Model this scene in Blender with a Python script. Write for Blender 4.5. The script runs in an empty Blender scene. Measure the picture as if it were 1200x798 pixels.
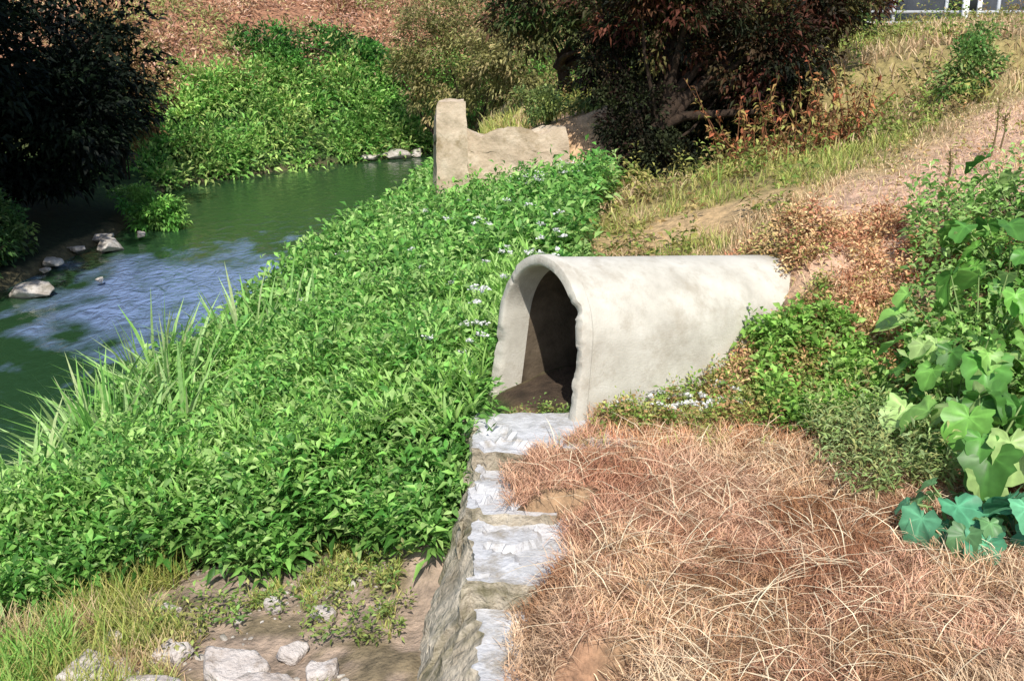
import bpy, math, numpy as np, bmesh
from mathutils import Vector
rng=np.random.default_rng(7)
scene=bpy.context.scene
CAMZ=3.4; PITCH=math.radians(18)
# ---------------------------------------------------------------- noise
_T=np.random.default_rng(3).random((256,256))
def vn(x,y):
    xi=np.floor(x).astype(int); yi=np.floor(y).astype(int); fx=x-xi; fy=y-yi
    fx=fx*fx*(3-2*fx); fy=fy*fy*(3-2*fy)
    a=_T[xi%256,yi%256]; b=_T[(xi+1)%256,yi%256]; c=_T[xi%256,(yi+1)%256]; d=_T[(xi+1)%256,(yi+1)%256]
    return (a*(1-fx)+b*fx)*(1-fy)+(c*(1-fx)+d*fx)*fy
def fbm(x,y,s=1.0,o=4):
    x=np.asarray(x,float)/s+31.7; y=np.asarray(y,float)/s+77.3; r=0;a=.5;t=0
    for i in range(o):
        r=r+a*vn(x,y); t+=a; a*=.5; x=x*2.03+5.1; y=y*2.03+9.7
    return r/t
def ss(x,a,b):
    t=np.clip((x-a)/(b-a),0,1); return t*t*(3-2*t)
# ---------------------------------------------------------------- river outline
RY=[-60,0,5,8,10,12.5,14,17.8,21.3,26,30,33,35,37,40,60]; RX=[-5.6,-5.6,-5.4,-5.2,-5.2,-5.0,-4.6,-4.05,-3.5,-2.9,-2.6,-1.8,.3,5,14,70]
LY=[-60,0,12,18,24,27,31,34,37,40,45,60]; LX=[-10.8,-10.6,-10.1,-9.6,-9.2,-9.5,-10.2,-7.8,-5,-1,8,60]
def poly(ys,xs):
    P=[]
    for i in range(len(ys)-1):
        n=max(2,int(math.hypot(ys[i+1]-ys[i],xs[i+1]-xs[i])/.3))
        for k in range(n): P.append((xs[i]+(xs[i+1]-xs[i])*k/n, ys[i]+(ys[i+1]-ys[i])*k/n))
    return np.array(P)
PR=poly(RY,RX); PL=poly(LY,LX)
def pdist(x,y,P):
    out=np.empty(x.size); xf=x.ravel(); yf=y.ravel()
    for i in range(0,x.size,20000):
        dx=xf[i:i+20000,None]-P[None,:,0]; dy=yf[i:i+20000,None]-P[None,:,1]
        out[i:i+20000]=np.sqrt((dx*dx+dy*dy).min(1))
    return out.reshape(x.shape)
PIPE0=np.array([.22,8.8]); PD=np.array([.86,.51])/np.hypot(.86,.51)
def pcoord(x,y): return (x-PIPE0[0])*PD[0]+(y-PIPE0[1])*PD[1], (x-PIPE0[0])*PD[1]-(y-PIPE0[1])*PD[0]
# y0,y1,top z,left x,right x,batter
STEPS=[(2.4,4.95,-.52,-.22,.80,.98),(4.95,5.95,-.42,-.22,.70,.95),(5.95,6.85,-.22,-.24,.72,.78),(6.85,7.62,-.14,-.30,.34,.52),(7.62,8.35,.02,-.36,1.05,.28)]
def wall_edge(y):
    y=np.asarray(y,float)
    e=np.where(y<4.95,.44,np.where(y<5.95,.10,np.where(y<6.85,.46,np.where(y<7.62,.06,.52+.4*(y-7.62)))))
    return e+.26*(fbm(y*0,y,.4,4)-.5)
def walltop(y):
    y=np.asarray(y,float); return np.where(y<4.95,-.52,np.where(y<5.95,-.42,np.where(y<6.85,-.22,np.where(y<7.62,-.14,.02))))
def height(x,y):
    x=np.asarray(x,float); y=np.asarray(y,float)
    xr=np.interp(y,RY,RX); xl=np.interp(y,LY,LX)
    right=x>=xr; left=x<=xl
    dr=pdist(x,y,PR); dl=pdist(x,y,PL)
    nz=fbm(x,y,1.3,4)-.5
    low=np.interp(dr,[0,.4,2.5,4.6],[-2.1,-1.65,-1.25,-1.05])+.16*nz+.5*ss(x,-1.3,-.4)*ss(y,6.8,7.8)+.10*(fbm(x,y,.35,4)-.5)*ss(dr,.5,1.5)
    up_t=np.interp(x,[-6,-3.5,-1.5,.2,30],[-1.7,-1.4,-.75,-.05,0.0])
    up_t=np.minimum(up_t, np.interp(dr,[0,.4,2.5,5,9],[-2.1,-1.6,-1.0,-.2,1]))+.12*nz
    rise=2.5*np.tanh(np.maximum(.34*(x-1.6),0)/2.5)*ss(y,7.6,10.5)+.07*np.maximum(x-1.8,0)*(1-ss(y,7.6,10.5))
    rise=rise*(1-.6*ss(y,16,21)*(1-ss(x,5,9)))
    terr=up_t+rise
    terr=terr+.80*np.exp(-(((x-3.0)/.62)**2+((y-10.6)/.85)**2))
    s,l=pcoord(x,y)
    terr=terr+.34*np.exp(-(((s-2.5)/1.0)**2+((l-.75)/.5)**2))
    mound=1.45*ss(x,-1.3,-.7)*(1-ss(x,5,9)*.5)*ss(y,21.7,22.6)*(1-ss(y,30,33))
    terr=terr+mound
    e=wall_edge(y); wt=walltop(y)
    top=np.where(x>e-.05, (wt-.05)+(.0-wt+.05)*ss(x,e-.05,e+.16-wt*.35)+.05*nz, -.95)+.07*np.maximum(x-1.8,0)
    near=np.where(x>-.16, top, low)
    w=ss(y,8.0,8.45)
    z=near*(1-w)+terr*w
    z=np.where(right,z,-2.4)
    a=np.interp(dl,[0,.4,1.5,3.2,6.5,12,60],[-2.1,-1.6,-.8,.6,3.1,5.5,9])
    b=np.interp(dl,[0,.5,3,8,16,60],[-2.1,-1.62,-1.1,.8,3.2,8])
    k=ss(y,27,33); L=a*k+b*(1-k)+.5*(fbm(x,y,2.5,4)-.5)*ss(dl,.3,3)
    z=np.where(left,L,z)
    return z+.04*(fbm(x,y,.3,2)-.5)
def h1(x,y): return float(height(np.array([x]),np.array([y]))[0])
PATHP=poly([10.9,11.8,13.5,16.5,21,30],[3.0,4.3,6.0,9.3,15,26])
def path_d(x,y): return pdist(np.asarray(x,float),np.asarray(y,float),PATHP)
# ---------------------------------------------------------------- materials
def newmat(name):
    m=bpy.data.materials.new(name); m.use_nodes=True; nt=m.node_tree; nt.nodes.clear(); return m,nt
def N(nt,t,**k):
    n=nt.nodes.new(t)
    for a,b in k.items(): setattr(n,a,b)
    return n
def leafmat(name,rough=.5,trans=.3,scale=40,spec=.35):
    m,nt=newmat(name); L=nt.links
    out=N(nt,'ShaderNodeOutputMaterial'); p=N(nt,'ShaderNodeBsdfPrincipled'); tr=N(nt,'ShaderNodeBsdfTranslucent'); mx=N(nt,'ShaderNodeMixShader')
    at=N(nt,'ShaderNodeAttribute',attribute_name='Col'); nz=N(nt,'ShaderNodeTexNoise'); tc=N(nt,'ShaderNodeTexCoord')
    nz.inputs['Scale'].default_value=scale; L.new(tc.outputs['Object'],nz.inputs['Vector'])
    mr=N(nt,'ShaderNodeMapRange'); mr.inputs['To Min'].default_value=.6; mr.inputs['To Max'].default_value=1.4
    L.new(nz.outputs['Fac'],mr.inputs['Value'])
    mm=N(nt,'ShaderNodeMix',data_type='RGBA',blend_type='MULTIPLY'); mm.inputs[0].default_value=1
    L.new(at.outputs['Color'],mm.inputs[6]); L.new(mr.outputs[0],mm.inputs[7])
    L.new(mm.outputs[2],p.inputs['Base Color']); L.new(mm.outputs[2],tr.inputs['Color'])
    p.inputs['Roughness'].default_value=rough; p.inputs['Specular IOR Level'].default_value=spec
    mx.inputs[0].default_value=trans
    L.new(p.outputs[0],mx.inputs[1]); L.new(tr.outputs[0],mx.inputs[2]); L.new(mx.outputs[0],out.inputs[0]); return m
def noisemat(name,c1,c2,scale=5,rough=.9,bump=.3,c3=None,attr=False,detail=8,bscale=None,stain=None):
    m,nt=newmat(name); L=nt.links
    out=N(nt,'ShaderNodeOutputMaterial'); p=N(nt,'ShaderNodeBsdfPrincipled'); tc=N(nt,'ShaderNodeTexCoord')
    nz=N(nt,'ShaderNodeTexNoise'); nz.inputs['Scale'].default_value=scale; nz.inputs['Detail'].default_value=detail; nz.inputs['Roughness'].default_value=.65
    L.new(tc.outputs['Object'],nz.inputs['Vector'])
    cr=N(nt,'ShaderNodeValToRGB'); e=cr.color_ramp.elements; e[0].position=.32;e[0].color=(*c1,1);e[1].position=.68;e[1].color=(*c2,1)
    if c3: q=e.new(.5); q.color=(*c3,1)
    L.new(nz.outputs['Fac'],cr.inputs[0]); col=cr.outputs[0]
    if attr:
        at=N(nt,'ShaderNodeAttribute',attribute_name='Col'); mm=N(nt,'ShaderNodeMix',data_type='RGBA',blend_type='MULTIPLY'); mm.inputs[0].default_value=1
        L.new(at.outputs['Color'],mm.inputs[6]); L.new(col,mm.inputs[7]); col=mm.outputs[2]
    if stain:
        n3=N(nt,'ShaderNodeTexNoise'); n3.inputs['Scale'].default_value=stain[1]; n3.inputs['Detail'].default_value=10; n3.inputs['Roughness'].default_value=.7; L.new(tc.outputs['Object'],n3.inputs['Vector'])
        r3=N(nt,'ShaderNodeMapRange'); r3.inputs['From Min'].default_value=.50; r3.inputs['From Max'].default_value=.66; r3.inputs['To Max'].default_value=stain[2]; L.new(n3.outputs['Fac'],r3.inputs['Value'])
        m3=N(nt,'ShaderNodeMix',data_type='RGBA'); L.new(r3.outputs[0],m3.inputs[0]); L.new(col,m3.inputs[6]); m3.inputs[7].default_value=(*stain[0],1); col=m3.outputs[2]
    L.new(col,p.inputs['Base Color']); p.inputs['Roughness'].default_value=rough; p.inputs['Specular IOR Level'].default_value=.25
    n2=N(nt,'ShaderNodeTexNoise'); n2.inputs['Scale'].default_value=bscale or scale*5; n2.inputs['Detail'].default_value=6; L.new(tc.outputs['Object'],n2.inputs['Vector'])
    b=N(nt,'ShaderNodeBump'); b.inputs['Strength'].default_value=bump; b.inputs['Distance'].default_value=.03
    L.new(n2.outputs['Fac'],b.inputs['Height']); L.new(b.outputs[0],p.inputs['Normal']); L.new(p.outputs[0],out.inputs[0]); return m
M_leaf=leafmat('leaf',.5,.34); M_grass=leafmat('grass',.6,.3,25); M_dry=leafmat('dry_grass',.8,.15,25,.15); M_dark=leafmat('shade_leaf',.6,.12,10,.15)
M_big=leafmat('broad_leaf',.42,.3,14)
M_ground=noisemat('ground',(.5,.5,.5),(1.4,1.35,1.3),7,.95,.9,attr=True,bscale=30)
M_bark=noisemat('bark',(.02,.014,.01),(.07,.045,.03),12,.9,.8)
# ---------------------------------------------------------------- mesh builders
def mesh_obj(name,V,T,C=None,mat=None,smooth=False,parent=None):
    V=np.asarray(V,np.float32); T=np.asarray(T,np.int32)
    me=bpy.data.meshes.new(name); me.vertices.add(len(V)); me.vertices.foreach_set('co',V.ravel())
    k=T.shape[1]; me.loops.add(T.size); me.loops.foreach_set('vertex_index',T.ravel())
    me.polygons.add(len(T)); me.polygons.foreach_set('loop_start',np.arange(0,T.size,k,dtype=np.int32)); me.polygons.foreach_set('loop_total',np.full(len(T),k,np.int32))
    if smooth: me.polygons.foreach_set('use_smooth',np.ones(len(T),bool))
    me.update(calc_edges=True)
    if C is not None:
        a=me.color_attributes.new('Col','FLOAT_COLOR','POINT'); cc=np.ones((len(V),4),np.float32); cc[:,:3]=C; a.data.foreach_set('color',cc.ravel())
    if mat: me.materials.append(mat)
    o=bpy.data.objects.new(name,me); scene.collection.objects.link(o)
    if parent: o.parent=parent
    return o
class Acc:
    def __init__(s): s.V=[];s.T=[];s.C=[];s.n=0
    def add(s,V,T,C):
        s.V.append(V); s.T.append(T+s.n); s.C.append(C); s.n+=len(V)
    def obj(s,name,mat,parent=None,smooth=False):
        return mesh_obj(name,np.concatenate(s.V),np.concatenate(s.T),np.concatenate(s.C),mat,smooth,parent)
def unit(v): return v/np.maximum(np.linalg.norm(v,axis=-1,keepdims=True),1e-6)
def pal(n,cols,j=.25,w=None):
    cols=np.array(cols); i=rng.choice(len(cols),n,p=w); i2=rng.choice(len(cols),n,p=w); t=rng.random((n,1))*.5
    return (cols[i]*(1-t)+cols[i2]*t)*(1+j*(rng.random((n,1))*2-1))
LT=np.array([[0,1,2],[1,4,2],[0,2,3],[2,4,3]])
def leaves(acc,P,D,L,W,C,droop=.2,fold=.3):
    n=len(P)
    if n==0: return
    D=unit(D); L=np.broadcast_to(L,(n,))[:,None]; W=np.broadcast_to(W,(n,))[:,None]
    up=np.tile([0,0,1.],(n,1))+.5*rng.normal(size=(n,3)); S=unit(np.cross(D,up)); Nn=np.cross(S,D)
    V=np.empty((n,5,3)); m=P+D*L*.45
    V[:,0]=P; V[:,1]=m+S*W*.5+Nn*W*fold; V[:,2]=m; V[:,3]=m-S*W*.5+Nn*W*fold; V[:,4]=P+D*L-np.array([0,0,1.])*L*droop
    T=(LT[None]+5*np.arange(n)[:,None,None]).reshape(-1,3)
    acc.add(V.reshape(-1,3),T,np.repeat(C,5,0))
BT=np.array([[0,1,2],[1,3,2],[2,3,4],[3,5,4],[4,5,6]])
def blades(acc,P,L,W,C,lean=.5,az=None):
    n=len(P)
    if n==0: return
    L=np.broadcast_to(L,(n,)); W=np.broadcast_to(W,(n,)); lean=np.broadcast_to(lean,(n,))
    if az is None: az=rng.random(n)*2*np.pi
    H=np.stack([np.cos(az),np.sin(az),0*az],1); tw=az+rng.normal(size=n)*.8
    S=np.stack([-np.sin(tw),np.cos(tw),0*tw],1)
    V=np.empty((n,7,3)); k=0
    for i,s in enumerate([0,.38,.72,1]):
        r=lean*(s**1.6); z=np.sqrt(np.maximum(1-lean**2,.02))*s*(1-.25*lean*s*s)
        z=z-np.maximum(lean-.75,0)*1.2*s*s
        p=P+H*(r*L)[:,None]; p[:,2]+=z*L
        w=(W*[.8,1,.7,0][i]*.5)[:,None]
        if i<3: V[:,k]=p+S*w; V[:,k+1]=p-S*w; k+=2
        else: V[:,k]=p
    T=(BT[None]+7*np.arange(n)[:,None,None]).reshape(-1,3)
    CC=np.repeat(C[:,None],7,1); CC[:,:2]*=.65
    acc.add(V.reshape(-1,3),T,CC.reshape(-1,3))
def visible(x,y,z,m=1.25):
    f=y*math.cos(PITCH)+(CAMZ-z)*math.sin(PITCH); u=y*math.sin(PITCH)-(CAMZ-z)*math.cos(PITCH)
    return (f>.5)&(np.abs(x/f)<.5*m+.03)&(u/f>-.3325*m-.05)&(u/f<.40)
def scatter(n,x0,x1,y0,y1,mask=None,vis=True):
    x=rng.uniform(x0,x1,n); y=rng.uniform(y0,y1,n)
    k=np.ones(n,bool)
    if mask is not None: k&=mask(x,y)
    x=x[k];y=y[k]; z=height(x,y)
    if vis: k=visible(x,y,z); x=x[k];y=y[k];z=z[k]
    return np.stack([x,y,z],1)
def tube(acc,pts,rad,col,sides=8):
    pts=np.array(pts,float); n=len(pts); V=[]
    for i in range(n):
        d=pts[min(i+1,n-1)]-pts[max(i-1,0)]; d/=np.linalg.norm(d)+1e-9
        a=np.cross(d,[.3,.9,.2]); a/=np.linalg.norm(a); b=np.cross(d,a)
        for k in range(sides):
            t=2*np.pi*k/sides; V.append(pts[i]+rad[i]*(a*math.cos(t)+b*math.sin(t)))
    T=[]
    for i in range(n-1):
        for k in range(sides):
            p=i*sides+k;q=i*sides+(k+1)%sides; T+=[[p,q,q+sides],[p,q+sides,p+sides]]
    acc.add(np.array(V),np.array(T),np.tile(col,(len(V),1)))
def clumps(acc,c,r,nc,nl,cr,L,W,cols,shell=.55,ground=False,w=None,droop=.25):
    c=np.array(c,float); r=np.array(r,float)
    d=unit(rng.normal(size=(nc,3))); rr=(shell+(1-shell)*rng.random((nc,1)))*(.75+.5*fbm(d[:,0]*3,d[:,1]*3+d[:,2]*2,1)[:,None])
    cc=c+d*r*rr
    if ground: cc[:,2]=np.maximum(cc[:,2],height(cc[:,0],cc[:,1])+.1)
    cb=pal(nc,cols,.35,w)
    o=rng.normal(size=(nc,nl,3)); o=unit(o)*rng.random((nc,nl,1))**.5*cr*np.array([1,1,.7])
    P=(cc[:,None]+o).reshape(-1,3); D=unit(o.reshape(-1,3)+np.repeat(d,nl,0)*cr*.7+rng.normal(size=(nc*nl,3))*cr*.5+[0,0,.1*cr])
    C=np.repeat(cb,nl,0)*(1+.3*(rng.random((nc*nl,1))*2-1))
    n=len(P); leaves(acc,P,D,L*(.6+.8*rng.random(n)),W*(.6+.8*rng.random(n)),C,droop)
    return cc
def empty(name,loc=(0,0,0)):
    e=bpy.data.objects.new(name,None); scene.collection.objects.link(e); e.empty_display_size=.2; return e
# ---------------------------------------------------------------- ground
def axis(segs):
    out=[]
    for a,b,s in segs: out+=list(np.arange(a,b,s))
    out.append(segs[-1][1]); return np.array(out)
gx=axis([(-70,-20,4),(-20,-11,.5),(-11,-4,.16),(-4,-1,.06),(-1,1.6,.045),(1.6,6,.1),(6,14,.35),(14,30,1.2),(30,90,5)])
gy=axis([(-20,2,1.5),(2,4,.3),(4,9,.05),(9,14,.1),(14,24,.2),(24,50,.3),(50,60,1.5),(60,160,8)])
X,Y=np.meshgrid(gx,gy); Z=height(X,Y)
V=np.stack([X,Y,Z],-1).reshape(-1,3); nx=len(gx); ny=len(gy)
ii=(np.arange(ny-1)[:,None]*nx+np.arange(nx-1)[None]).ravel(); Q=np.stack([ii,ii+1,ii+1+nx,ii+nx],1)
x=V[:,0];y=V[:,1];z=V[:,2]
def mixc(C,c,m): return C*(1-m[:,None])+np.array(c)[None]*m[:,None]
C=np.tile([.30,.25,.11],(len(V),1)).astype(float)
n1=fbm(x,y,1.1,4); n2=fbm(x,y,.35,3)
left=x<np.interp(y,LY,LX); dL=pdist(x,y,PL)
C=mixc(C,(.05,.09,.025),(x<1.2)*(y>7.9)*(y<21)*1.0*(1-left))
C=mixc(C,(.34,.23,.14),ss(x,-.1,.1)*(1-ss(y,8.8,10)))
C=mixc(C,(.40,.23,.15),ss(x,.0,.3)*(1-ss(y,7.6,9))*ss(n1,.45,.6)*.7)
C=mixc(C,(.18,.09,.05),ss(x,.0,.3)*(1-ss(y,7.6,9))*ss(n2,.55,.75)*.7)
C=mixc(C,(.36,.28,.22),(x<-.1)*(y<7.9)*1.0*(1-left))
C=mixc(C,(.17,.14,.08),(x<-.1)*(y<7.9)*ss(n2,.48,.62)*(1-left)*.8)
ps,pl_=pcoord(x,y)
C=mixc(C,(.07,.05,.035),(1-ss(np.abs(pl_),.58,.68))*ss(ps,-.25,.0)*(1-ss(ps,2.4,2.8)))  # pipe floor: shade inside the bore painted into the ground colour
pdv=path_d(x,y)
C=mixc(C,(.64,.43,.31),(1-ss(pdv+1.4*(n1-.5),1.0,2.2)))
C=mixc(C,(.58,.40,.25),ss(y,20.9,21.8)*(1-ss(y,24.5,26))*(1-ss(x,3,4.5))*ss(x,-2,-1.4))
C=mixc(C,(.56,.40,.22),(1-ss(np.hypot((x-2.7)/1.9,(y-15)/1.2)+.8*(n1-.5),.5,1.1)))
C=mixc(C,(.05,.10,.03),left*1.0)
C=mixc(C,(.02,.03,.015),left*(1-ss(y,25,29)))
C=mixc(C,(.34,.18,.11),left*ss(dL,2.8,4.2)*ss(y,28,32))
C=mixc(C,(.10,.09,.05),(z<-1.6)*1.0)
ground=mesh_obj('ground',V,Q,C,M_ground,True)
# ---------------------------------------------------------------- river water
m,nt=newmat('river_water'); L=nt.links
out=N(nt,'ShaderNodeOutputMaterial'); p=N(nt,'ShaderNodeBsdfPrincipled'); tc=N(nt,'ShaderNodeTexCoord'); mp=N(nt,'ShaderNodeMapping')
mp.inputs['Scale'].default_value=(2.0,1.2,1); L.new(tc.outputs['Object'],mp.inputs[0])
nz=N(nt,'ShaderNodeTexNoise'); nz.inputs['Scale'].default_value=1.9; nz.inputs['Detail'].default_value=5; nz.inputs['Distortion'].default_value=.8; L.new(mp.outputs[0],nz.inputs['Vector'])
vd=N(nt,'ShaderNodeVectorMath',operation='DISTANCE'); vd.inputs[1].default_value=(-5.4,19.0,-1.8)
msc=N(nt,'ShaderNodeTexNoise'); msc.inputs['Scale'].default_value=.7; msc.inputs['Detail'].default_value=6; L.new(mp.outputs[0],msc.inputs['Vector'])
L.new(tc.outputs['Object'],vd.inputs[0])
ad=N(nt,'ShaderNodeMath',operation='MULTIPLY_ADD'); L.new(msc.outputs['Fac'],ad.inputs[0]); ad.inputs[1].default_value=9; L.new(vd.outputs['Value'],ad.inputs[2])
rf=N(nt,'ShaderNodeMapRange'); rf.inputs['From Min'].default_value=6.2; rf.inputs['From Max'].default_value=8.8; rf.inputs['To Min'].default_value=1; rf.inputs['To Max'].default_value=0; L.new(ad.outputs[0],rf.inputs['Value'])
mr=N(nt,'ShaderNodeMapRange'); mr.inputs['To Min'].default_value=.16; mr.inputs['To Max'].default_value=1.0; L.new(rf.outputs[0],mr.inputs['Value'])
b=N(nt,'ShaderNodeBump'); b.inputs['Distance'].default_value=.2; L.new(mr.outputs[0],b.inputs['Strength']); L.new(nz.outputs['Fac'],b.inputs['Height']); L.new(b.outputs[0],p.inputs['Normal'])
cr=N(nt,'ShaderNodeMix',data_type='RGBA'); cr.inputs[6].default_value=(.024,.064,.026,1); cr.inputs[7].default_value=(.19,.27,.46,1); L.new(rf.outputs[0],cr.inputs[0]); L.new(cr.outputs[2],p.inputs['Base Color'])  # blue sky reflection painted into the base colour of the riffle patch
p.inputs['Roughness'].default_value=.06; p.inputs['IOR'].default_value=1.5; p.inputs['Specular IOR Level'].default_value=1.0; L.new(p.outputs[0],out.inputs[0])
wx=np.linspace(-20,30,40); wy=np.linspace(-20,58,60); WX,WY=np.meshgrid(wx,wy); i2=(np.arange(59)[:,None]*40+np.arange(39)[None]).ravel()
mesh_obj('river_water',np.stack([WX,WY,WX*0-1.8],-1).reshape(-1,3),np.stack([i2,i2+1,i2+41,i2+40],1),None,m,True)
# ---------------------------------------------------------------- concrete pipe (arched culvert section)
M_conc=noisemat('pipe_concrete',(.44,.41,.35),(.63,.60,.53),2.6,.92,.22,c3=(.55,.52,.45),bscale=60,stain=((.34,.29,.22),3.6,.55),detail=12)
M_in=noisemat('pipe_inside',(.05,.037,.025),(.17,.13,.09),2.5,.95,.3,bscale=30)  # brown staining, darkened further to paint the bore's shade into the colour
def concrete_pipe():
    R=.68; r=.595; Ln=2.82; tilt=math.radians(-6.3)
    ax=np.array([PD[0]*math.cos(tilt),PD[1]*math.cos(tilt),math.sin(tilt)]); side=np.array([PD[1],-PD[0],0]); up=np.cross(side,ax)
    if up[2]<0: up=-up
    c0=np.array([PIPE0[0],PIPE0[1],.62])
    prof=[(Ln,r),(2.2,r),(1.2,r),(.8,r),(.55,r),(.3,r),(.12,r),(.04,r),(.01,r+.008),(0,r+.02),(0,R-.015),(.012,R+.012),(.03,R+.02),(.12,R+.02),(.14,R-.002),(.3,R-.006),(.7,R-.008),(1.2,R-.01),(1.8,R-.012),(2.4,R-.013),(Ln-.02,R-.015),(Ln,R-.03),(Ln,r)]
    K=160; V=[];T=[];mi=[]
    for pi_,(s,q) in enumerate(prof):
        for k in range(K):
            u=k/(K-1)
            if u<.2: lx=1.0+ .06*(1-u/.2); ly=-(1-u/.2)*.83; px=q*lx; py=ly
            elif u>.8: w_=(u-.8)/.2; lx=-(1.0+.06*w_); px=q*lx; py=-w_*.83
            else:
                t=math.pi*(u-.2)/.6; px=q*math.cos(t); py=q*math.sin(t)
            n=fbm(np.array([u*9.]),np.array([s*1.5]),1.0,3)[0]-.5
            chip=0
            if s<.05: chip=max(0,fbm(np.array([u*17.]),np.array([4.2+q*3]),1.0,5)[0]-.56)*.20*(1.6 if u>.8 else 1)
            V.append(c0+ax*(s+chip)+side*(px*(1+.012*n))+up*(py+.012*n*(py>0)))
    for i in range(len(prof)-1):
        for k in range(K-1):
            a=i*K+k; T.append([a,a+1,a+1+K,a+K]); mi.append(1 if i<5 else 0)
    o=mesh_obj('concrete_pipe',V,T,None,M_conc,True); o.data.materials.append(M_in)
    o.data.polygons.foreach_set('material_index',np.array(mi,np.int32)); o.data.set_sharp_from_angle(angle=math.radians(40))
concrete_pipe()
# ---------------------------------------------------------------- retaining wall (stepped, broken)
M_wall=noisemat('old_concrete',(.40,.40,.40),(.66,.66,.68),4.4,.95,.55,c3=(.54,.54,.55),bscale=34,detail=12,stain=((.26,.22,.16),3.4,.85))
M_wface=noisemat('weathered_concrete_face',(.30,.25,.18),(.62,.55,.44),2.6,.95,1.0,c3=(.48,.42,.33),bscale=22,detail=12,stain=((.12,.11,.05),2.3,.85))
def wall():
    V=[];T=[];MI=[]
    for si,(y0,y1,zt,xl,xrr,batt) in enumerate(STEPS):
        ny=max(6,int((y1-y0)/.03)+1); ys=np.linspace(y0,y1,ny); zb=-1.7
        prof=[(0,k/24) for k in range(25)]+[(1,k/30) for k in range(1,31)]+[(2,k/6) for k in range(1,7)]
        m_=len(prof); base=len(V)
        S=np.array([s for s,t in prof])[None]*np.ones((ny,1)); Tt=np.array([t for s,t in prof])[None]*np.ones((ny,1)); yy=ys[:,None]*np.ones((1,m_))
        xe=xrr+.16*(fbm(yy,yy*0+xrr*9,.22,4)-.5)
        lip=np.round((fbm(yy,yy*0+si*7.7,.33,3)-.5)*5)/5*.22
        xx=np.where(S==0,xl+lip*ss(Tt,.75,.98)-batt*(1-Tt),np.where(S==1,xl+lip+(xe-xl-lip)*Tt,xe+.02*Tt))
        zz=np.where(S==0,zb+(zt-zb)*Tt,np.where(S==1,zt,zt-.7*Tt))
        n=fbm(yy+zz*1.1,xx+zz*2.3,.22,6)-.5; n_=fbm(yy*1.3+zz*1.7+9,xx-zz*2.9,.07,3)-.5
        terr_=np.round((fbm(yy+3*si,zz*2.,.45,3)-.5)*7)/7
        G=np.stack([xx+(S==0)*(n*.10+n_*.04+terr_*.12*(Tt<.97)), yy, zz+(S==1)*(n*.035+n_*.012-.05*(fbm(yy,xx,.4,5)>.60))],-1)
        G[0,:,1]-=.16*(fbm(xx[0],zz[0],.2,4)-.5)
        V+=list(G.reshape(-1,3))
        for i in range(ny-1):
            for k in range(m_-1):
                a=base+i*m_+k; T.append([a,a+1,a+1+m_]); T.append([a,a+1+m_,a+m_]); MI+=[1 if prof[k][0]==0 and k<24 else 0]*2
        for i in (0,ny-1):
            top=G[i]; R_=10; bidx=len(V); cx_=(top[:,0].min()+top[:,0].max())/2
            for q in range(R_+1):
                f=q/R_
                for k in range(m_):
                    p_=top[k]*(1-f)+np.array([cx_,top[k][1],zb])*f
                    nn=fbm(np.array([p_[0]*1.]),np.array([p_[2]*1.3]),.16,4)[0]-.5
                    V.append(p_+np.array([0,(-1 if i==0 else 1)*nn*.10*(f>0),0]))
            for q in range(R_):
                for k in range(m_-1):
                    a=bidx+q*m_+k; T.append([a,a+1,a+1+m_]); T.append([a,a+1+m_,a+m_]); MI+=[1,1]
    o=mesh_obj('concrete_retaining_wall',V,T,None,M_wall,True); o.data.materials.append(M_wface); o.data.polygons.foreach_set('material_index',np.array(MI,np.int32)); o.data.set_sharp_from_angle(angle=math.radians(32))
wall()
# ---------------------------------------------------------------- rocks
M_rock=noisemat('rock',(.30,.26,.22),(.66,.62,.57),5,.9,.8,bscale=20,stain=((.16,.14,.09),4,.7))
def ico(s):
    bm=bmesh.new(); bmesh.ops.create_icosphere(bm,subdivisions=s,radius=1); v=np.array([q.co[:] for q in bm.verts]); t=np.array([[w.index for w in f.verts] for f in bm.faces]); bm.free(); return v,t
IV,IT=ico(4); IV2,IT2=ico(2)
def rock(c,s,seed,acc,hi=True):
    r=np.random.default_rng(seed); v=(IV if hi else IV2).copy(); T=IT if hi else IT2
    for k in range(13):
        n=unit(r.normal(size=3)); d=r.uniform(.38,.72); e=v@n; v=v-np.maximum(e-d,0)[:,None]*n
    v=v*(1+.30*(fbm(v[:,0]*2+seed,v[:,1]*2+v[:,2]*1.7,.6,5)-.5)[:,None]); a=r.uniform(0,6.28)
    v=v*np.array(s)*1.35; v=np.stack([v[:,0]*math.cos(a)-v[:,1]*math.sin(a),v[:,0]*math.sin(a)+v[:,1]*math.cos(a),v[:,2]],1)+np.array(c)
    acc.add(v,T,np.ones((len(v),3)))
A=Acc()
for i,(x_,y_,s_) in enumerate([(-9.0,22.6,.40),(-9.4,23.2,.35),(-9.7,21.0,.3),(-9.2,18.7,.45),(-8.7,23.6,.18),(-9.5,20.3,.16),(-4.3,37.2,.5),(-5,36.7,.3),(-3.5,38,.4),(-9.6,22.1,.2),(-10,23.9,.3),(-8.1,19.5,.12)]):
    rock((x_,y_,-1.68),(s_,s_*.7,s_*.40),i+1,A)
A.obj('river_rocks',M_rock)
A=Acc()
for i in range(900):
    x_=rng.uniform(-3.8,-1.0);y_=rng.uniform(5.4,7.9);s_=rng.uniform(.006,.026)*(2.2 if rng.random()<.07 else 1)
    if fbm(np.array([x_]),np.array([y_]),.5)[0]<.45 and s_<.03: continue
    rock((x_,y_,h1(x_,y_)+s_*.1),(s_,s_*.75,s_*.5),i+90,A,False)
A.obj('rubble_stones',M_rock)
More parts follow.
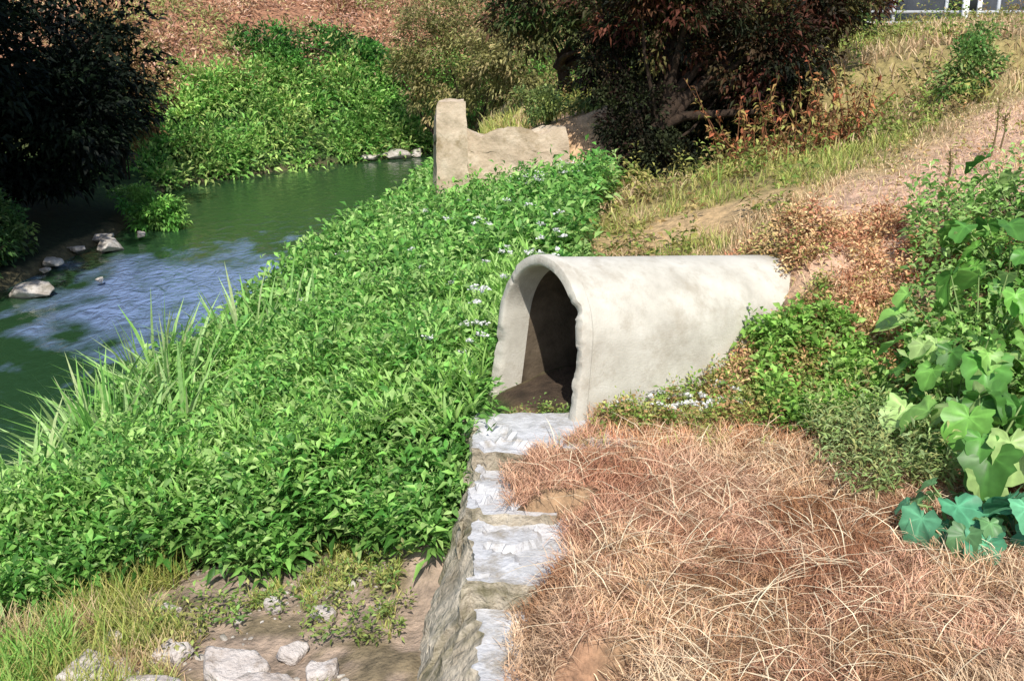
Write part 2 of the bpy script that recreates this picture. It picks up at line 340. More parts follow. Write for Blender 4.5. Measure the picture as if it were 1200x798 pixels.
def slab(acc,c,size,th,seed,tilt=(0,0)):
    r=np.random.default_rng(seed); k=r.integers(5,8); an=np.linspace(0,6.28,k,endpoint=False)+r.uniform(-.4,.4,k)
    rad=size*r.uniform(.65,1.1,k); pts=np.stack([np.cos(an)*rad,np.sin(an)*rad*.62],1)
    bm=bmesh.new(); b=[bm.verts.new((p[0],p[1],-th/2)) for p in pts]; f=bm.faces.new(b)
    ex=bmesh.ops.extrude_face_region(bm,geom=[f])
    for v in [g for g in ex['geom'] if isinstance(g,bmesh.types.BMVert)]: v.co.z+=th; v.co.x*=.95; v.co.y*=.95
    bmesh.ops.recalc_face_normals(bm,faces=bm.faces[:])
    bmesh.ops.bevel(bm,geom=bm.edges[:],offset=.010,segments=1,affect='EDGES')
    bmesh.ops.triangulate(bm,faces=bm.faces[:])
    for _ in range(4):
        lg=[e for e in bm.edges if e.calc_length()>.045]
        if not lg: break
        bmesh.ops.subdivide_edges(bm,edges=lg,cuts=1); bmesh.ops.triangulate(bm,faces=bm.faces[:])
    v=np.array([q.co[:] for q in bm.verts]); T=np.array([[w.index for w in q.verts] for q in bm.faces]); bm.free()
    v+= .045*(fbm(v[:,0]*1+seed,v[:,1]+v[:,2]*2,.10,5)-.5)[:,None]*np.array([.6,.6,1])
    a,b_=tilt; v=np.stack([v[:,0]*math.cos(a)+v[:,2]*math.sin(a),v[:,1],-v[:,0]*math.sin(a)+v[:,2]*math.cos(a)],1)
    v=np.stack([v[:,0],v[:,1]*math.cos(b_)-v[:,2]*math.sin(b_),v[:,1]*math.sin(b_)+v[:,2]*math.cos(b_)],1)
    w=r.uniform(-.5,.5); v=np.stack([v[:,0]*math.cos(w)-v[:,1]*math.sin(w),v[:,0]*math.sin(w)+v[:,1]*math.cos(w),v[:,2]],1)+np.array(c)
    acc.add(v,T,np.ones((len(v),3)))
A=Acc()
for i,(x_,y_,s_,a,b_) in enumerate([(-2.95,6.36,.38,.12,.12),(-2.55,6.55,.18,-.25,.15),(-2.05,6.30,.28,.2,.1),(-3.4,6.1,.3,-.1,.2),(-1.60,6.45,.12,.3,.2),(-2.75,7.15,.10,.2,.1),(-1.9,7.1,.10,-.3,.1),(-2.45,6.05,.3,0,.1),(-1.45,6.9,.10,.25,0),(-1.75,6.0,.26,.1,.1),(-3.1,6.9,.09,.3,.1),(-1.35,6.15,.16,-.1,.2)]):
    slab(A,(x_,y_,h1(x_,y_)+.05),s_*1.12,.09+.12*s_,i+11,(a,b_))
A.obj('broken_concrete_slabs',noisemat('broken_concrete',(.42,.37,.34),(.70,.64,.60),5,.95,.9,bscale=30,stain=((.26,.20,.15),4,.85)))
A=Acc()
for i in range(46):
    x_=rng.uniform(.45,1.75);y_=8.15+.35*rng.random()+.12*x_;s_=rng.uniform(.015,.05)
    rock((x_,y_,h1(x_,y_)+s_*.5),(s_,s_*.75,s_*.5),i+290,A,False)
A.obj('pale_pebbles',noisemat('pale_stone',(.5,.48,.45),(.8,.78,.75),9,.9,.3))
# ---------------------------------------------------------------- old abutment wall
def block(name,c,s,seed,mat,rot=0,parent=None,amp=.05,cuts=23,ruin=.2):
    bm=bmesh.new(); bmesh.ops.create_cube(bm,size=1); bmesh.ops.subdivide_edges(bm,edges=bm.edges[:],cuts=cuts,use_grid_fill=True)
    p=np.array([v.co[:] for v in bm.verts]); q=p*np.array(s)
    n=fbm(q[:,0]+q[:,2]*1.3+seed,q[:,1]+q[:,2]*.7,.35,5)-.5
    q=q+unit(p)*(n*amp*2)[:,None]
    q[:,2]-=ruin*2*np.maximum(0,fbm(q[:,0]+seed,q[:,1]*.4,.6,4)-.42)*(p[:,2]>.2)*(p[:,2]+.5)
    q[:,:2]*=(1+.10*(.5-p[:,2]))[:,None]
    a=rot; q=np.stack([q[:,0]*math.cos(a)-q[:,1]*math.sin(a),q[:,0]*math.sin(a)+q[:,1]*math.cos(a),q[:,2]],1)+np.array(c)
    for v,w in zip(bm.verts,q): v.co=Vector(w)
    for f in bm.faces: f.smooth=True
    me=bpy.data.meshes.new(name); bm.to_mesh(me); bm.free(); me.materials.append(mat); me.set_sharp_from_angle(angle=math.radians(35))
    o=bpy.data.objects.new(name,me); scene.collection.objects.link(o); o.parent=parent; return o
M_stone=noisemat('abutment_concrete',(.44,.35,.25),(.68,.58,.45),2.4,.95,.7,c3=(.57,.46,.34),bscale=14,stain=((.26,.19,.10),1.8,.8),detail=12)
e_=empty('concrete_abutment')
block('end_pier',(-1.3,21.7,.40),(.60,1.2,2.4),2,M_stone,.12,e_,.06,ruin=.7)
block('return_wall',(.0,22.2,.26),(2.3,.6,1.45),5,M_stone,.06,e_,.07,ruin=.3)
# ---------------------------------------------------------------- green bank weeds
G1=[(.21,.46,.09),(.31,.55,.13),(.14,.36,.07),(.43,.61,.21),(.08,.24,.04)]
def weed_patch(acc,P,h,nl,L,W,cols,spread=.09):
    n=len(P)
    if n==0: return
    hh=h*(.7+.6*rng.random(n)); lean=rng.normal(size=(n,2))*.14
    cb=pal(n,cols,.2)
    fr=np.linspace(.35,1,nl)[None]+.05*rng.normal(size=(n,nl)); az=rng.random((n,1))*6.28+np.arange(nl)[None]*2.4
    px=P[:,0:1]+lean[:,0:1]*fr*hh[:,None]; py=P[:,1:2]+lean[:,1:2]*fr*hh[:,None]; pz=P[:,2:3]+fr*hh[:,None]
    el=.15+.9*np.clip(fr-.4,0,1)+.35*rng.normal(size=(n,nl))
    D=np.stack([np.cos(az)*np.cos(el),np.sin(az)*np.cos(el),np.sin(el)],-1)
    B=np.stack([px,py,pz],-1)+D*spread*rng.random((n,nl,1))
    sz=(1.15-.45*fr)*(.7+.6*rng.random((n,nl)))*(.75+.5*rng.random((n,1)))
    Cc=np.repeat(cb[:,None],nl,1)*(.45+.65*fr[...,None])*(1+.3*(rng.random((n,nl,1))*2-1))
    LL=np.broadcast_to(L,(n,))[:,None]*sz; WW=np.broadcast_to(W,(n,))[:,None]*sz
    leaves(acc,B.reshape(-1,3),D.reshape(-1,3),LL.ravel(),WW.ravel(),Cc.reshape(-1,3),.25,.25)
def gmask(x,y):
    xr=np.interp(y,RY,RX); e=np.interp(y,[7.4,8.2,9,10,13,17,19.5,20.8,22],[-.5,-.3,.05,.35,.9,1.3,2.0,.4,-1.6])+.5*(fbm(x,y,.8)-.5)
    front=7.65+.7*(fbm(x*0+1,x,.7)-.5)*2-.4*ss(x,-1.5,-.5)
    ok=(x>xr-.15)&(x<e)&(y>front)
    s,l=pcoord(x,y); ok&=~((np.abs(l)<.80)&(s>-.55))
    ok&=~((x<-3.55-.5*fbm(x,y,.8))&(y<13.2)&(y>8.6)&(rng.random(x.shape)<.8))
    return ok
A=Acc()
P=scatter(12500,-6.5,1.5,6.9,13.5,gmask); hn=fbm(P[:,0],P[:,1],.7); h=.10+1.05*hn; h*=np.interp(P[:,0],[-5,-1,.2],[1,1,.6]); h*=ss(P[:,1],7.0,8.6)*.45+.55
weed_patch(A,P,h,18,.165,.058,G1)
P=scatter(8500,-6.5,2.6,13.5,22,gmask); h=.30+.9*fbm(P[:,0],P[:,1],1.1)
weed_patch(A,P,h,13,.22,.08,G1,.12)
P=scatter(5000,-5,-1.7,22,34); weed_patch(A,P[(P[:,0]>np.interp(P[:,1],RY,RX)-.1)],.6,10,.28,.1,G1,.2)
P=scatter(1900,-5,.2,8.0,13,gmask); n=len(P); hn=fbm(P[:,0],P[:,1],.7)
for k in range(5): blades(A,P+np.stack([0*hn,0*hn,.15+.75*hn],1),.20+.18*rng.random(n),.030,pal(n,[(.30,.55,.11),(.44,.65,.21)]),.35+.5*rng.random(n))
P=scatter(420,-3.6,-.8,6.5,7.9,lambda x,y:fbm(x,y,.4)>.5); weed_patch(A,P,.08+.14*rng.random(len(P)),10,.07,.028,[(.30,.40,.10),(.45,.45,.15),(.2,.36,.08)],.05)
P=scatter(90,-.25,.55,8.28,8.55); weed_patch(A,P,.04+.10*rng.random(len(P)),9,.06,.024,[(.30,.40,.10),(.45,.40,.15),(.2,.36,.08)],.04)
A.obj('bank_weeds',M_leaf)
A=Acc()
def umbels(P,zoff,n,s):
    for q in P:
        k=n; o=rng.normal(size=(k,3))*s*[1,1,.35]; leaves(A,q+[0,0,zoff*(.8+.4*rng.random())]+o,unit(rng.normal(size=(k,3))*[1,1,.3]+[0,0,.3]),.042,.036,np.tile([.82,.82,.80],(k,1)),0)
umbels(scatter(30,-1.2,.7,9.5,13,gmask),.75,12,.022)
umbels(scatter(34,-3,2,12.5,19.5,gmask),.9,12,.03)
umbels(scatter(24,-.7,.15,8.5,10.2,gmask),.54,14,.027)
umbels(scatter(18,.3,1.3,18.3,19.8),.8,44,.10)
umbels(scatter(34,.45,2.0,8.2,8.7),.14,14,.025)
A.obj('white_flowers',M_grass)
# ---------------------------------------------------------------- reeds
A=Acc()
for (cx,cy,n,Lm) in [(-4.7,12.6,150,1.45),(-4.1,11.6,150,1.35),(-4.9,11.0,170,1.35),(-4.3,10.2,170,1.25),(-4.9,9.4,150,1.15),(-3.6,13.0,90,1.45),(-5.2,12.0,120,1.35),(-3.7,10.6,110,1.2),(-4.0,9.2,130,1.0),(-3.1,13.4,60,1.4),(-4.7,8.5,130,1.0),(-2.6,13.0,30,1.3)]:
    o=rng.normal(size=(n,2))*.30; x_=cx+o[:,0]; y_=cy+o[:,1]; P=np.stack([x_,y_,height(x_,y_)],1)
    az=np.arctan2(o[:,1],o[:,0])+rng.normal(size=n)*.6
    L_=Lm*(.55+.6*rng.random(n)); ln=np.clip(.2+np.hypot(o[:,0],o[:,1])*1.3+.2*rng.normal(size=n),.05,.92)
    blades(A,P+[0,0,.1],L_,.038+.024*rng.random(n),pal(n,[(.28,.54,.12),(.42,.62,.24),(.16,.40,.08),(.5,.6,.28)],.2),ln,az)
A.obj('reed_clump',M_grass)
# ---------------------------------------------------------------- yellow-green grasses
YG=[(.50,.50,.13),(.36,.46,.10),(.60,.50,.20),(.26,.40,.08),(.56,.56,.18)]
TAN=[(.68,.46,.28),(.64,.50,.30),(.72,.56,.34)]
def patchy(P,s=1.0,a=.48,b=.58):
    t=ss(fbm(P[:,0]+50,P[:,1]+9,s,5),a,b)[:,None]; return pal(len(P),YG)*(1-t)+pal(len(P),TAN)*t
A=Acc()
def gl(x,y): return (x>np.interp(y,RY,RX))&(fbm(x,y,.5)>.30+.24*ss(x,-3.4,-2.4))&(x<-.9)
P=scatter(42000,-5.6,-.5,5.2,8.5,gl); n=len(P); k=.40+.85*ss(-P[:,0],2,3.2)
blades(A,P,(.07+.26*rng.random(n))*k*1.2,.009,patchy(P,.6,.54,.66),.2+.7*rng.random(n))
P=scatter(1400,-4.6,-3.4,5.6,6.9,gl); n=len(P); blades(A,P,.25+.3*rng.random(n),.016,pal(n,[(.22,.46,.08),(.36,.56,.14)]),.2+.5*rng.random(n))
def gr(x,y):
    pd=path_d(x,y); s,l=pcoord(x,y)
    return (pd>1.1+1.8*fbm(x,y,.7))&~((np.abs(l)<.72)&(s>-.4)&(s<2.75))&(np.hypot((x-2.7)/1.9,(y-15)/1.2)+.8*(fbm(x,y,.6)-.5)>.75)&(fbm(x,y,.9)>.33)&~((x<2.6)&(x>-1.5)&(y>20.6)&(y<23.2)&(rng.random(x.shape)<.9))
P=scatter(25000,.6,9,10,17,gr); n=len(P)
blades(A,P,.08+.28*rng.random(n)*fbm(P[:,0],P[:,1],1)*1.6,.012,patchy(P,1.0,.46,.56),.2+.7*rng.random(n))
P=scatter(32000,-1.2,24,17,34,gr); n=len(P)
blades(A,P,.2+.5*rng.random(n)*fbm(P[:,0],P[:,1],1.5),.028,patchy(P,1.8,.48,.60),.2+.6*rng.random(n))
A.obj('meadow_grass',M_grass)
A=Acc()
P=scatter(3600,.8,20,12,30,lambda x,y:(path_d(x,y)>1.9)&(fbm(x,y,1.3)>.49)&~((x<2.6)&(y>20.5)&(y<23.5))); weed_patch(A,P,(.15+.5*rng.random(len(P)))*(.4+1.1*fbm(P[:,0],P[:,1],.8)),11,.15,.06,[(.30,.40,.09),(.20,.32,.06),(.46,.44,.13),(.5,.34,.16)],.1)
def side(x,y): s,l=pcoord(x,y); return l>.74
P=scatter(1600,.65,3.0,7.95,9.6,lambda x,y:(fbm(x,y,.5)>.44)&side(x,y)); weed_patch(A,P,.08+.17*rng.random(len(P)),12,.07,.028,[(.26,.42,.08),(.18,.34,.06),(.46,.48,.14),(.55,.32,.16)],.05)
P=scatter(420,2.2,3.3,7.8,9.2,lambda x,y:fbm(x,y,.4)>.42); weed_patch(A,P,.14+.16*rng.random(len(P)),13,.11,.055,[(.24,.46,.08),(.36,.56,.14)],.07)
A.obj('slope_weeds',M_leaf)
# ---------------------------------------------------------------- dry grass
DC=[(.76,.53,.31),(.70,.44,.27),(.85,.67,.43),(.54,.33,.18),(.36,.20,.10),(.77,.49,.34)]
A=Acc()
def gd(x,y): return (x>wall_edge(y)-.12+.16*(rng.random(x.shape)-.2))&(y<8.25)
def drycol(P):
    n=len(P); c=pal(n,DC,.3); x,y=P[:,0],P[:,1]
    pk=ss(fbm(x+5,y,.7),.45,.6)[:,None]; c=c*(1-.36*pk)+np.array([.80,.45,.34])*.36*pk
    st=(ss(fbm(x+31,y+8,.9),.42,.60)*(1-.75*ss(y,5.2,6.8)))[:,None]; c=c*(1-.65*st)+np.array([.90,.76,.54])*.65*st
    dk=(ss(fbm(x+15,y+3,.6,5),.47,.61)*(.4+.6*ss(y,5.0,5.9)))[:,None]; c=c*(1-dk*np.array([.46,.60,.68]))
    d2=np.exp(-(((x-.75)/.45)**2+((y-7.1)/.55)**2))[:,None]; c=c*(1-d2*np.array([.35,.5,.55]))
    return c*(.75+.5*fbm(x,y,.12,2))[:,None]
def lift(P): P=P.copy(); k=P[:,0]<wall_edge(P[:,1])+.1; P[k,2]=np.maximum(P[k,2],walltop(P[k,1])+.01); return P
P=lift(scatter(100000,-.2,4.6,3.6,8.25,gd)); n=len(P); ln=fbm(P[:,0]+2,P[:,1]+6,.45)
blades(A,P+[0,0,.005],(.035+.16*rng.random(n))*(.35+1.3*ln),.0055,drycol(P),np.clip(.55+.55*rng.random(n),0,.97),fbm(P[:,0],P[:,1]+40,.5,4)*22+rng.normal(size=n)*1.1)
P=lift(scatter(9000,-.1,.9,3.9,8.1,lambda x,y:np.abs(x-wall_edge(y)-.08)<.16)); n=len(P); blades(A,P+[0,0,.01],.06+.12*rng.random(n),.006,drycol(P),.5+.45*rng.random(n))
P=scatter(1300,.3,4.6,3.8,7.8,gd); n=len(P); blades(A,P+[0,0,.05],.25+.45*rng.random(n),.007,pal(n,[(.90,.77,.53),(.84,.66,.44)]),.90+.07*rng.random(n))
P=scatter(15000,-.3,3.9,7.6,9.8,lambda x,y:side(x,y)&(x>-.25)); n=len(P); blades(A,P,.05+.15*rng.random(n),.007,np.where((fbm(P[:,0],P[:,1],.5)>.5)[:,None],drycol(P)*[1.05,.85,.75],pal(n,[(.46,.5,.14),(.34,.46,.1),(.66,.48,.24)])),.3+.6*rng.random(n))
P=scatter(26000,2.4,12,9.3,20,lambda x,y:path_d(x,y)<2.6); n=len(P); blades(A,P,.03+.14*rng.random(n)*fbm(P[:,0],P[:,1]+5,.6)*1.6,.012,pal(n,[(.74,.48,.34),(.70,.50,.30),(.80,.62,.42),(.56,.50,.20)])*(.65+.7*fbm(P[:,0],P[:,1],.5))[:,None],.4+.5*rng.random(n))
A.obj('dry_grass',M_dry)
A=Acc()
P=scatter(1300,2.7,5.4,9.9,12.6,lambda x,y:fbm(x,y,.6)>.47); weed_patch(A,P,.10+.18*rng.random(len(P)),12,.08,.03,[(.62,.30,.17),(.68,.44,.22),(.46,.20,.12),(.70,.54,.28)],.05)
P=scatter(240,2.45,3.1,9.8,11.2); weed_patch(A,P,.08+.14*rng.random(len(P)),12,.08,.03,[(.62,.34,.19),(.68,.50,.25),(.40,.44,.12)],.05)
P=scatter(800,1.9,3.8,8.5,10.2,side); weed_patch(A,P,.06+.13*rng.random(len(P)),10,.07,.025,[(.66,.34,.20),(.74,.48,.27),(.4,.42,.12)],.05)
P=scatter(260,5,11,12,18,lambda x,y:(path_d(x,y)<2.2)&(fbm(x,y,.5)>.5)); weed_patch(A,P,.10+.2*rng.random(len(P)),11,.10,.035,[(.6,.36,.18),(.5,.46,.16),(.36,.40,.12)],.06)
A.obj('reddish_weeds',M_dry)
A=Acc()
for (x_,y_,hh) in [(5.35,12.6,.6),(6.6,14.2,.75),(5.0,11.9,.35),(6.9,14.6,.5),(3.3,7.9,.5),(3.0,8.2,.4)]:
    z_=h1(x_,y_); tube(A,[(x_,y_,z_),(x_+.03,y_,z_+hh*.5),(x_+.01,y_+.02,z_+hh)],[.014,.011,.006],(.20,.15,.08),6)
    k=60; leaves(A,np.tile([x_+.02,y_,z_+hh*.75],(k,1))+rng.normal(size=(k,3))*[.02,.02,hh*.16],rng.normal(size=(k,3))+[0,0,.8],.07,.022,pal(k,[(.3,.22,.1),(.28,.3,.1)]))
A.obj('dry_stalks',M_dry)
# ---------------------------------------------------------------- broad leaved plants
def big_leaf(acc,base,tip,size,az,tilt,col,stemcol):
    K=40
    th=np.linspace(-np.pi,np.pi,K,endpoint=False); ph=rng.uniform(0,6.28)
    rad=(.60+.30*np.cos(th)+.10*np.cos(3*th)+.05*np.cos(9*th+ph)+.03*rng.normal(size=K))*size
    rad[np.abs(np.abs(th)-np.pi)<.15]*=.35
    fold=rng.uniform(.1,.4); curl=rng.uniform(.1,.45); wv=rng.uniform(.03,.07)
    rings=(.3,.65,1.0); loc=[[0.,0,0]]
    for f in rings:
        for k in range(K):
            X_=math.cos(th[k])*rad[k]*f; Y_=math.sin(th[k])*rad[k]*f
            vein=.022*math.cos(7*th[k])*f*size
            loc.append([X_,Y_, fold*abs(Y_)-curl*X_*max(X_,0)/size+vein+wv*size*f*f*math.sin(5*th[k]+ph)])
    v=np.array(loc); ct,st=math.cos(tilt),math.sin(tilt); v=np.stack([v[:,0]*ct+v[:,2]*st,v[:,1],-v[:,0]*st+v[:,2]*ct],1)
    ca,sa=math.cos(az),math.sin(az); v=np.stack([v[:,0]*ca-v[:,1]*sa,v[:,0]*sa+v[:,1]*ca,v[:,2]],1)+tip
    T=[]
    for k in range(K):
        a=1+k;b_=1+(k+1)%K; T.append([0,a,b_])
        for r_ in (0,1):
            o=r_*K; T.append([a+o,a+o+K,b_+o+K]); T.append([a+o,b_+o+K,b_+o])
    cc=np.tile(col,(len(v),1)); cc[0]=np.array(col)*1.6
    ve=(np.cos(7*th)>.75)
    for r_ in range(3): cc[1+r_*K:1+(r_+1)*K][ve]*=1.45-.15*r_
    cc[1+2*K:]*=rng.uniform(.75,1.1); acc.add(v,np.array(T),cc)
    mid=(np.array(base)+tip)/2+[0,0,.08]; tube(acc,[base,mid,tip],[.012,.009,.006],stemcol,5)
def burdock(name,clist,cols):
    A=Acc()
    for (cx,cy,n,H,S,sp) in clist:
        z0=h1(cx,cy)
        for i in range(n):
            a=rng.uniform(0,6.28); r=sp*math.sqrt(rng.random()); hh=H*(.25+.75*rng.random())*(1-.35*r/sp)
            tip=np.array([cx+r*math.cos(a),cy+r*math.sin(a),z0+hh]); base=np.array([cx+.2*r*math.cos(a),cy+.2*r*math.sin(a),z0])
            big_leaf(A,base,tip,S*(.45+.75*rng.random()),a+rng.normal()*.6,.3+.8*rng.random(),np.array(cols[rng.integers(len(cols))])*rng.uniform(.6,1.15),(.3,.42,.15))
    A.obj(name,M_big,smooth=True)
burdock('burdock_plant',[(3.4,6.75,26,.75,.27,.5),(3.55,7.6,36,1.0,.28,.6),(4.1,8.5,38,1.1,.27,.7),(4.8,9.5,30,1.05,.25,.65),(5.5,10.8,20,.9,.25,.7)],[(.19,.44,.08),(.28,.54,.12),(.12,.32,.06),(.40,.58,.20)])
burdock('blue_green_broadleaf_plant',[(2.95,6.15,15,.36,.22,.38),(3.3,5.9,10,.35,.22,.3)],[(.10,.34,.18),(.14,.41,.22),(.19,.40,.16)])
A=Acc()
P=scatter(900,3.0,6.4,7.4,11.5,lambda x,y:x>.375*y+.25); weed_patch(A,P,.3+.5*rng.random(len(P)),14,.12,.05,[(.26,.48,.10),(.19,.40,.08),(.38,.55,.18)],.08)
P=scatter(300,2.4,3.3,6.6,7.9); weed_patch(A,P,.15+.3*rng.random(len(P)),12,.10,.022,[(.36,.48,.20),(.30,.44,.14),(.46,.48,.18)],.05)
A.obj('tall_weeds',M_leaf)
# ---------------------------------------------------------------- far bank
A=Acc()
q=scatter(2500,-11.5,6,30.5,46,lambda x,y:(x<np.interp(y,LY,LX)))
d=pdist(q[:,0],q[:,1],PL); q=q[d<3.9+1.2*(fbm(q[:,0],q[:,1],2)-.5)]
n=len(q); nl=46; o=rng.normal(size=(n,nl,3))*[.28,.28,.22]*(.6+.9*rng.random((n,1,1))); cb=pal(n,[(.20,.43,.08),(.31,.53,.13),(.10,.28,.05),(.46,.57,.18)],.35); cb*=(.45+1.2*fbm(q[:,0],q[:,1]*1.0,1.1))[:,None]
Pq=(q[:,None]+o+np.array([0,0,.3])).reshape(-1,3); leaves(A,Pq,unit(o.reshape(-1,3)+rng.normal(size=(n*nl,3))*.15+[0,-.05,.15]),.2+.14*rng.random(n*nl),.09,np.repeat(cb,nl,0)*(.7+.6*rng.random((n*nl,1))))
A.obj('far_bank_foliage',M_leaf)
A=Acc()
q=scatter(3600,-20,10,32,60,lambda x,y:(x<np.interp(y,LY,LX)))
d=pdist(q[:,0],q[:,1],PL); q=q[d>3.2]
n=len(q); nl=30; o=rng.normal(size=(n,nl,3))*[.32,.32,.2]; t=fbm(q[:,0],q[:,1],2.2)
cb=pal(n,[(.54,.33,.21),(.64,.45,.29),(.42,.22,.14),(.62,.40,.31),(.42,.37,.16)],.35); gmk=t>.52; cb[gmk]=pal(int(gmk.sum()),[(.34,.37,.12),(.22,.29,.09),(.48,.44,.20)],.3)
leaves(A,(q[:,None]+o+np.array([0,0,.2])).reshape(-1,3),unit(o.reshape(-1,3)+rng.normal(size=(n*nl,3))*.2+[0,0,.25]),.26,.07,np.repeat(cb,nl,0)*(.75+.5*rng.random((n*nl,1))))
A.obj('dry_scrub_hillside',M_dry)
# ---------------------------------------------------------------- shrubs and trees
def branchy(acc,base,tips,r0,seed=0,tr=.25):
    r=np.random.default_rng(seed)
    for i,t in enumerate(tips):
        b=np.array(base,float)+r.normal(size=3)*[.08,.08,0]; t=np.array(t,float); m=b*.5+t*.5+r.normal(size=3)*tr*[1,1,.3]+[0,0,.2]
        m1=b*.75+m*.25+[0,0,.15]; f=1.0 if i<3 else .5; tube(acc,[b,m1,m,t*.7+m*.3,t],[r0*f,r0*.8*f,r0*.55*f,r0*.3*f,r0*.1],(1,1,1),7)
def tree(name,base,crowns,cols,nc,nl,cr,L,W,r0=.12,ntips=14,mat=None,shell=.4,w=None,ground=True,trunk=None):
    e=empty(name); b=(base[0],base[1],h1(base[0],base[1])-.05)
    A=Acc(); B=Acc(); tot=sum(c[1][0]*c[1][1]*c[1][2] for c in crowns)
    if trunk: tube(B,[b,(b[0]+.05,b[1],b[2]+trunk*.5),(b[0]-.05,b[1],b[2]+trunk)],[r0*2.2,r0*1.7,r0*1.3],(1,1,1),10); b=(b[0]-.05,b[1],b[2]+trunk-.1)
    for c,r in crowns:
        f=max(.08,r[0]*r[1]*r[2]/tot); cc=clumps(A,c,r,int(nc*f),nl,cr,L,W,cols,shell=shell,ground=ground,w=w)
        k=max(3,int(ntips*f)); branchy(B,b,cc[rng.choice(len(cc),k)],r0,int(abs(c[0])*10)%97,.3)
    A.obj('crown',mat or M_leaf,e); B.obj('trunk_and_limbs',M_bark,e); return e
DK=[(.008,.014,.008),(.014,.026,.011),(.005,.008,.006)]  # near-black leaf colours, deep shade painted in
tree('shaded_riverside_tree',(-12.6,21.5),[((-12.2,21.5,2.6),(2.6,3.2,2.9)),((-11.6,19.0,4.6),(3.2,3.2,2.2)),((-10.4,25.5,2.2),(1.7,2.2,2.2)),((-11.2,24,.3),(1.9,2.2,1.3)),((-9.9,23.5,1.2),(1.1,1.4,1.6)),((-12.5,14.5,7.5),(4,4,1.8))],DK,1150,44,.46,.22,.10,.2,26,M_dark)  # last crown is unseen overhead, added to shade the tree and darken reflections
tree('shaded_riverside_tree',(-13,16.5),[((-12.4,16.5,3.2),(2.4,2.6,3.0)),((-11.6,15,5.5),(3.4,4,1.9))],DK,600,44,.42,.20,.09,.2,16,M_dark)  # unseen tree nearer the camera, added to cast shade on the bank behind
tree('riverside_shrub',(-10.7,20.3),[((-10.6,20.0,-.9),(.9,1.4,.8)),((-10.3,18.3,-1.1),(.7,.9,.5))],[(.04,.11,.03),(.08,.17,.04),(.12,.18,.05)],160,40,.25,.13,.06,.03,8)
tree('small_green_bush',(-8.9,25.2),[((-8.8,25.0,-1.4),(.75,.55,.45)),((-9.5,25.6,-1.2),(.5,.5,.4))],[(.18,.46,.08),(.30,.54,.12),(.07,.22,.04)],90,40,.2,.13,.05,.02,6)
tree('brown_shrub',(-11.2,29.5),[((-11.3,29.3,1.4),(1.5,1.6,1.9))],[(.26,.15,.07),(.38,.23,.10),(.16,.18,.06)],220,36,.35,.17,.07,.05,12,M_dry)
tree('olive_bush',(-1.6,36.0),[((-2.0,37.5,1.6),(2.4,1.6,2.6)),((.3,34.5,1.8),(2.0,1.5,2.0))],[(.28,.28,.09),(.36,.34,.13),(.16,.17,.06),(.42,.34,.16)],420,44,.4,.18,.07,.06,16)
tree('green_bush',(-5.6,41),[((-6.2,41.5,1.0),(2.2,1.2,1.2)),((-9,39.5,1.6),(1.6,1,1.2))],[(.07,.24,.04),(.13,.33,.06),(.04,.13,.03)],240,44,.38,.2,.09,.05,10)
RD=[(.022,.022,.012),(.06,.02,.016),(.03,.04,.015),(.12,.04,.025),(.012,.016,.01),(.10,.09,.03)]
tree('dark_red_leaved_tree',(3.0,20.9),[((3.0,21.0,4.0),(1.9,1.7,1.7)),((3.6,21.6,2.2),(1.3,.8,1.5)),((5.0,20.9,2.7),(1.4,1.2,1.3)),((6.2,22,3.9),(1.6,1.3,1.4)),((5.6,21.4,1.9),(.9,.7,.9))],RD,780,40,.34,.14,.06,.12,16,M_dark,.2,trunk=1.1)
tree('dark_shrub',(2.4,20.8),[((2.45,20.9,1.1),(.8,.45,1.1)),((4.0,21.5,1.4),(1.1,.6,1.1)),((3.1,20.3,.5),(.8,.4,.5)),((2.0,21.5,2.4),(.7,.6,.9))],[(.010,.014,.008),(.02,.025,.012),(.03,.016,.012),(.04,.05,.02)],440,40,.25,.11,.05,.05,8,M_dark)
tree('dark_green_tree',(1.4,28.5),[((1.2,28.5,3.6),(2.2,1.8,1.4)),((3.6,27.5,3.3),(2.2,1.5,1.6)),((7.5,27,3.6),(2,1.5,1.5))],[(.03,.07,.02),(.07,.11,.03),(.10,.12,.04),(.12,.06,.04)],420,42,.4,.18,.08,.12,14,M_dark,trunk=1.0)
A=Acc()
for i in range(60):
    x_=rng.uniform(4.0,6.6);y_=rng.uniform(18.8,20.4);z_=h1(x_,y_); hh=rng.uniform(.5,1.8); dx=rng.normal()*.35
    tube(A,[(x_,y_,z_),(x_+dx*.4,y_,z_+hh*.5),(x_+dx,y_,z_+hh)],[.014,.010,.005],(.22,.10,.05),5)
    k=26; t=rng.random((k,1)); leaves(A,np.array([x_,y_,z_])+t*[dx,0,hh],rng.normal(size=(k,3)),.15,.055,pal(k,[(.5,.16,.08),(.36,.26,.09),(.32,.36,.1),(.12,.06,.03)]))
A.obj('red_stemmed_weeds',M_dry)
tree('meadow_bush',(8.4,19.5),[((8.4,19.5,2.3),(.5,.5,.6)),((8.7,19.8,2.9),(.3,.3,.4))],[(.12,.26,.06),(.22,.32,.09)],60,30,.2,.12,.05,.03,8)
tree('small_olive_bush',(.8,23.3),[((.6,22.9,1.4),(.7,.5,.4)),((2.0,23.2,1.4),(.7,.5,.35))],[(.16,.26,.08),(.28,.34,.1)],90,36,.18,.1,.045,.02,6)
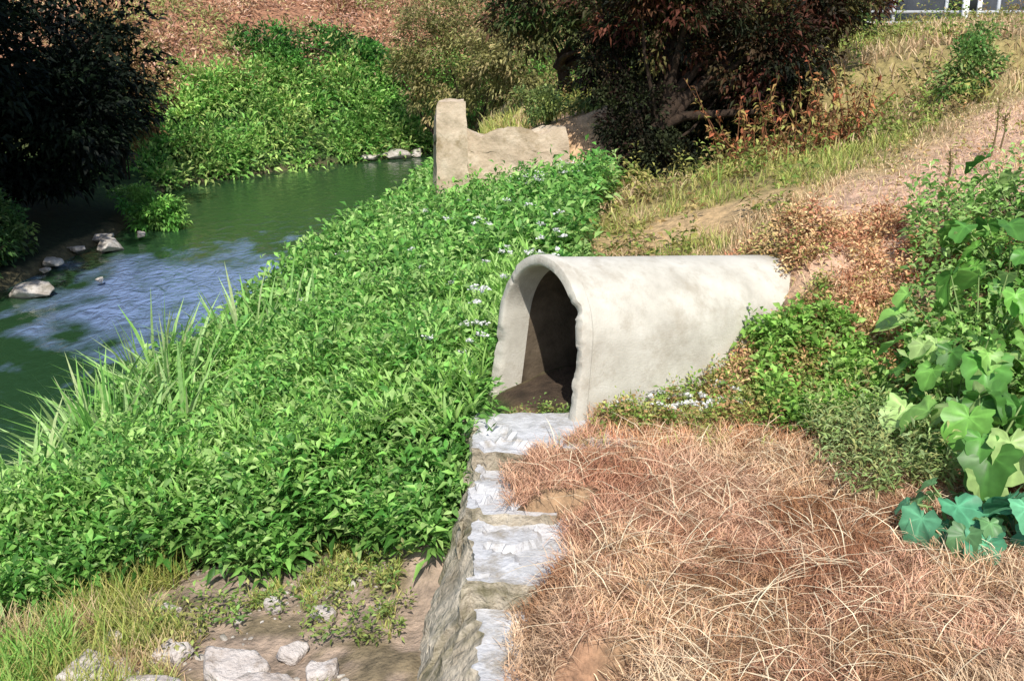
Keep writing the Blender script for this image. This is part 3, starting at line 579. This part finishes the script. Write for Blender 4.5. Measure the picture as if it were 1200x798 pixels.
# ---------------------------------------------------------------- fence and house
M_rail=noisemat('galvanised_rail',(.38,.40,.42),(.55,.57,.6),6,.5,.1); M_white=noisemat('white_paint',(.7,.7,.7),(.8,.8,.8),6,.6,.1)
def boxv(acc,c,s):
    s=np.array(s)/2; v=np.array([[i,j,k] for i in(-1,1) for j in(-1,1) for k in(-1,1)])*s+np.array(c)
    f=[[0,1,3,2],[4,6,7,5],[0,4,5,1],[2,3,7,6],[0,2,6,4],[1,5,7,3]]; T=np.array([[q[0],q[1],q[2]] for q in f]+[[q[0],q[2],q[3]] for q in f]); acc.add(v,T,np.ones((8,3)))
e=empty('roadside_fence'); A=Acc(); W_=Acc(); fy=31.0
for i in range(14):
    x_=8+i*1.5; boxv(A,(x_,fy,h1(x_,fy)+.45),(.08,.08,1.1))
for zz in (.35,.62,.92): boxv(A,(18,fy-.06,2.35+zz),(21,.04,.09))
boxv(W_,(12.95,fy-.25,2.9),(.15,.15,1.5)); boxv(W_,(13.35,fy-.25,2.9),(.10,.10,1.4))
A.obj('rails',M_rail,e); W_.obj('white_posts',M_white,e)
e=empty('grey_house'); A=Acc(); B=Acc(); Cc=Acc()
boxv(A,(24,46,4.2),(17,8,5)); M_h=noisemat('grey_render',(.10,.11,.13),(.17,.18,.21),2,.9,.1)
A.obj('walls',M_h,e)
v=np.array([[15,41.4,6.7],[33,41.4,6.7],[33,50.6,6.7],[15,50.6,6.7],[15,46,9],[33,46,9]]); B.add(v,np.array([[0,1,5],[0,5,4],[2,3,4],[2,4,5],[0,4,3],[1,2,5]]),np.ones((6,3))); B.obj('roof',noisemat('roof_tile',(.2,.09,.06),(.3,.14,.1),5),e)
for i in range(5): boxv(Cc,(17.5+i*3.2,41.98,3.9),(1.3,.1,1.3))
Cc.obj('windows',noisemat('dark_glass',(.03,.04,.05),(.06,.07,.08),3,.1,.0),e)
# ---------------------------------------------------------------- camera / light
cam=bpy.data.cameras.new('camera'); co=bpy.data.objects.new('camera',cam); scene.collection.objects.link(co)
co.location=(0,0,CAMZ); co.rotation_euler=(math.radians(90)-PITCH,0,0); cam.lens=36; cam.sensor_width=36; cam.clip_end=500; scene.camera=co
sd=Vector((.07,-.72,.86)).normalized()
sl=bpy.data.lights.new('sun','SUN'); sl.energy=5; sl.angle=math.radians(.5); sl.color=(1,.95,.86)
so=bpy.data.objects.new('sun',sl); scene.collection.objects.link(so); so.rotation_euler=(-sd).to_track_quat('-Z','Y').to_euler()
w=bpy.data.worlds.new('World'); scene.world=w; w.use_nodes=True; nt=w.node_tree
sky=nt.nodes.new('ShaderNodeTexSky'); sky.sky_type='NISHITA'; sky.sun_disc=False; sky.sun_elevation=math.asin(sd.z); sky.sun_rotation=math.atan2(sd.x,sd.y)
nt.links.new(sky.outputs[0],nt.nodes['Background'].inputs[0]); nt.nodes['Background'].inputs[1].default_value=.15
scene.view_settings.view_transform='Standard'; scene.view_settings.look='None'; scene.view_settings.exposure=0
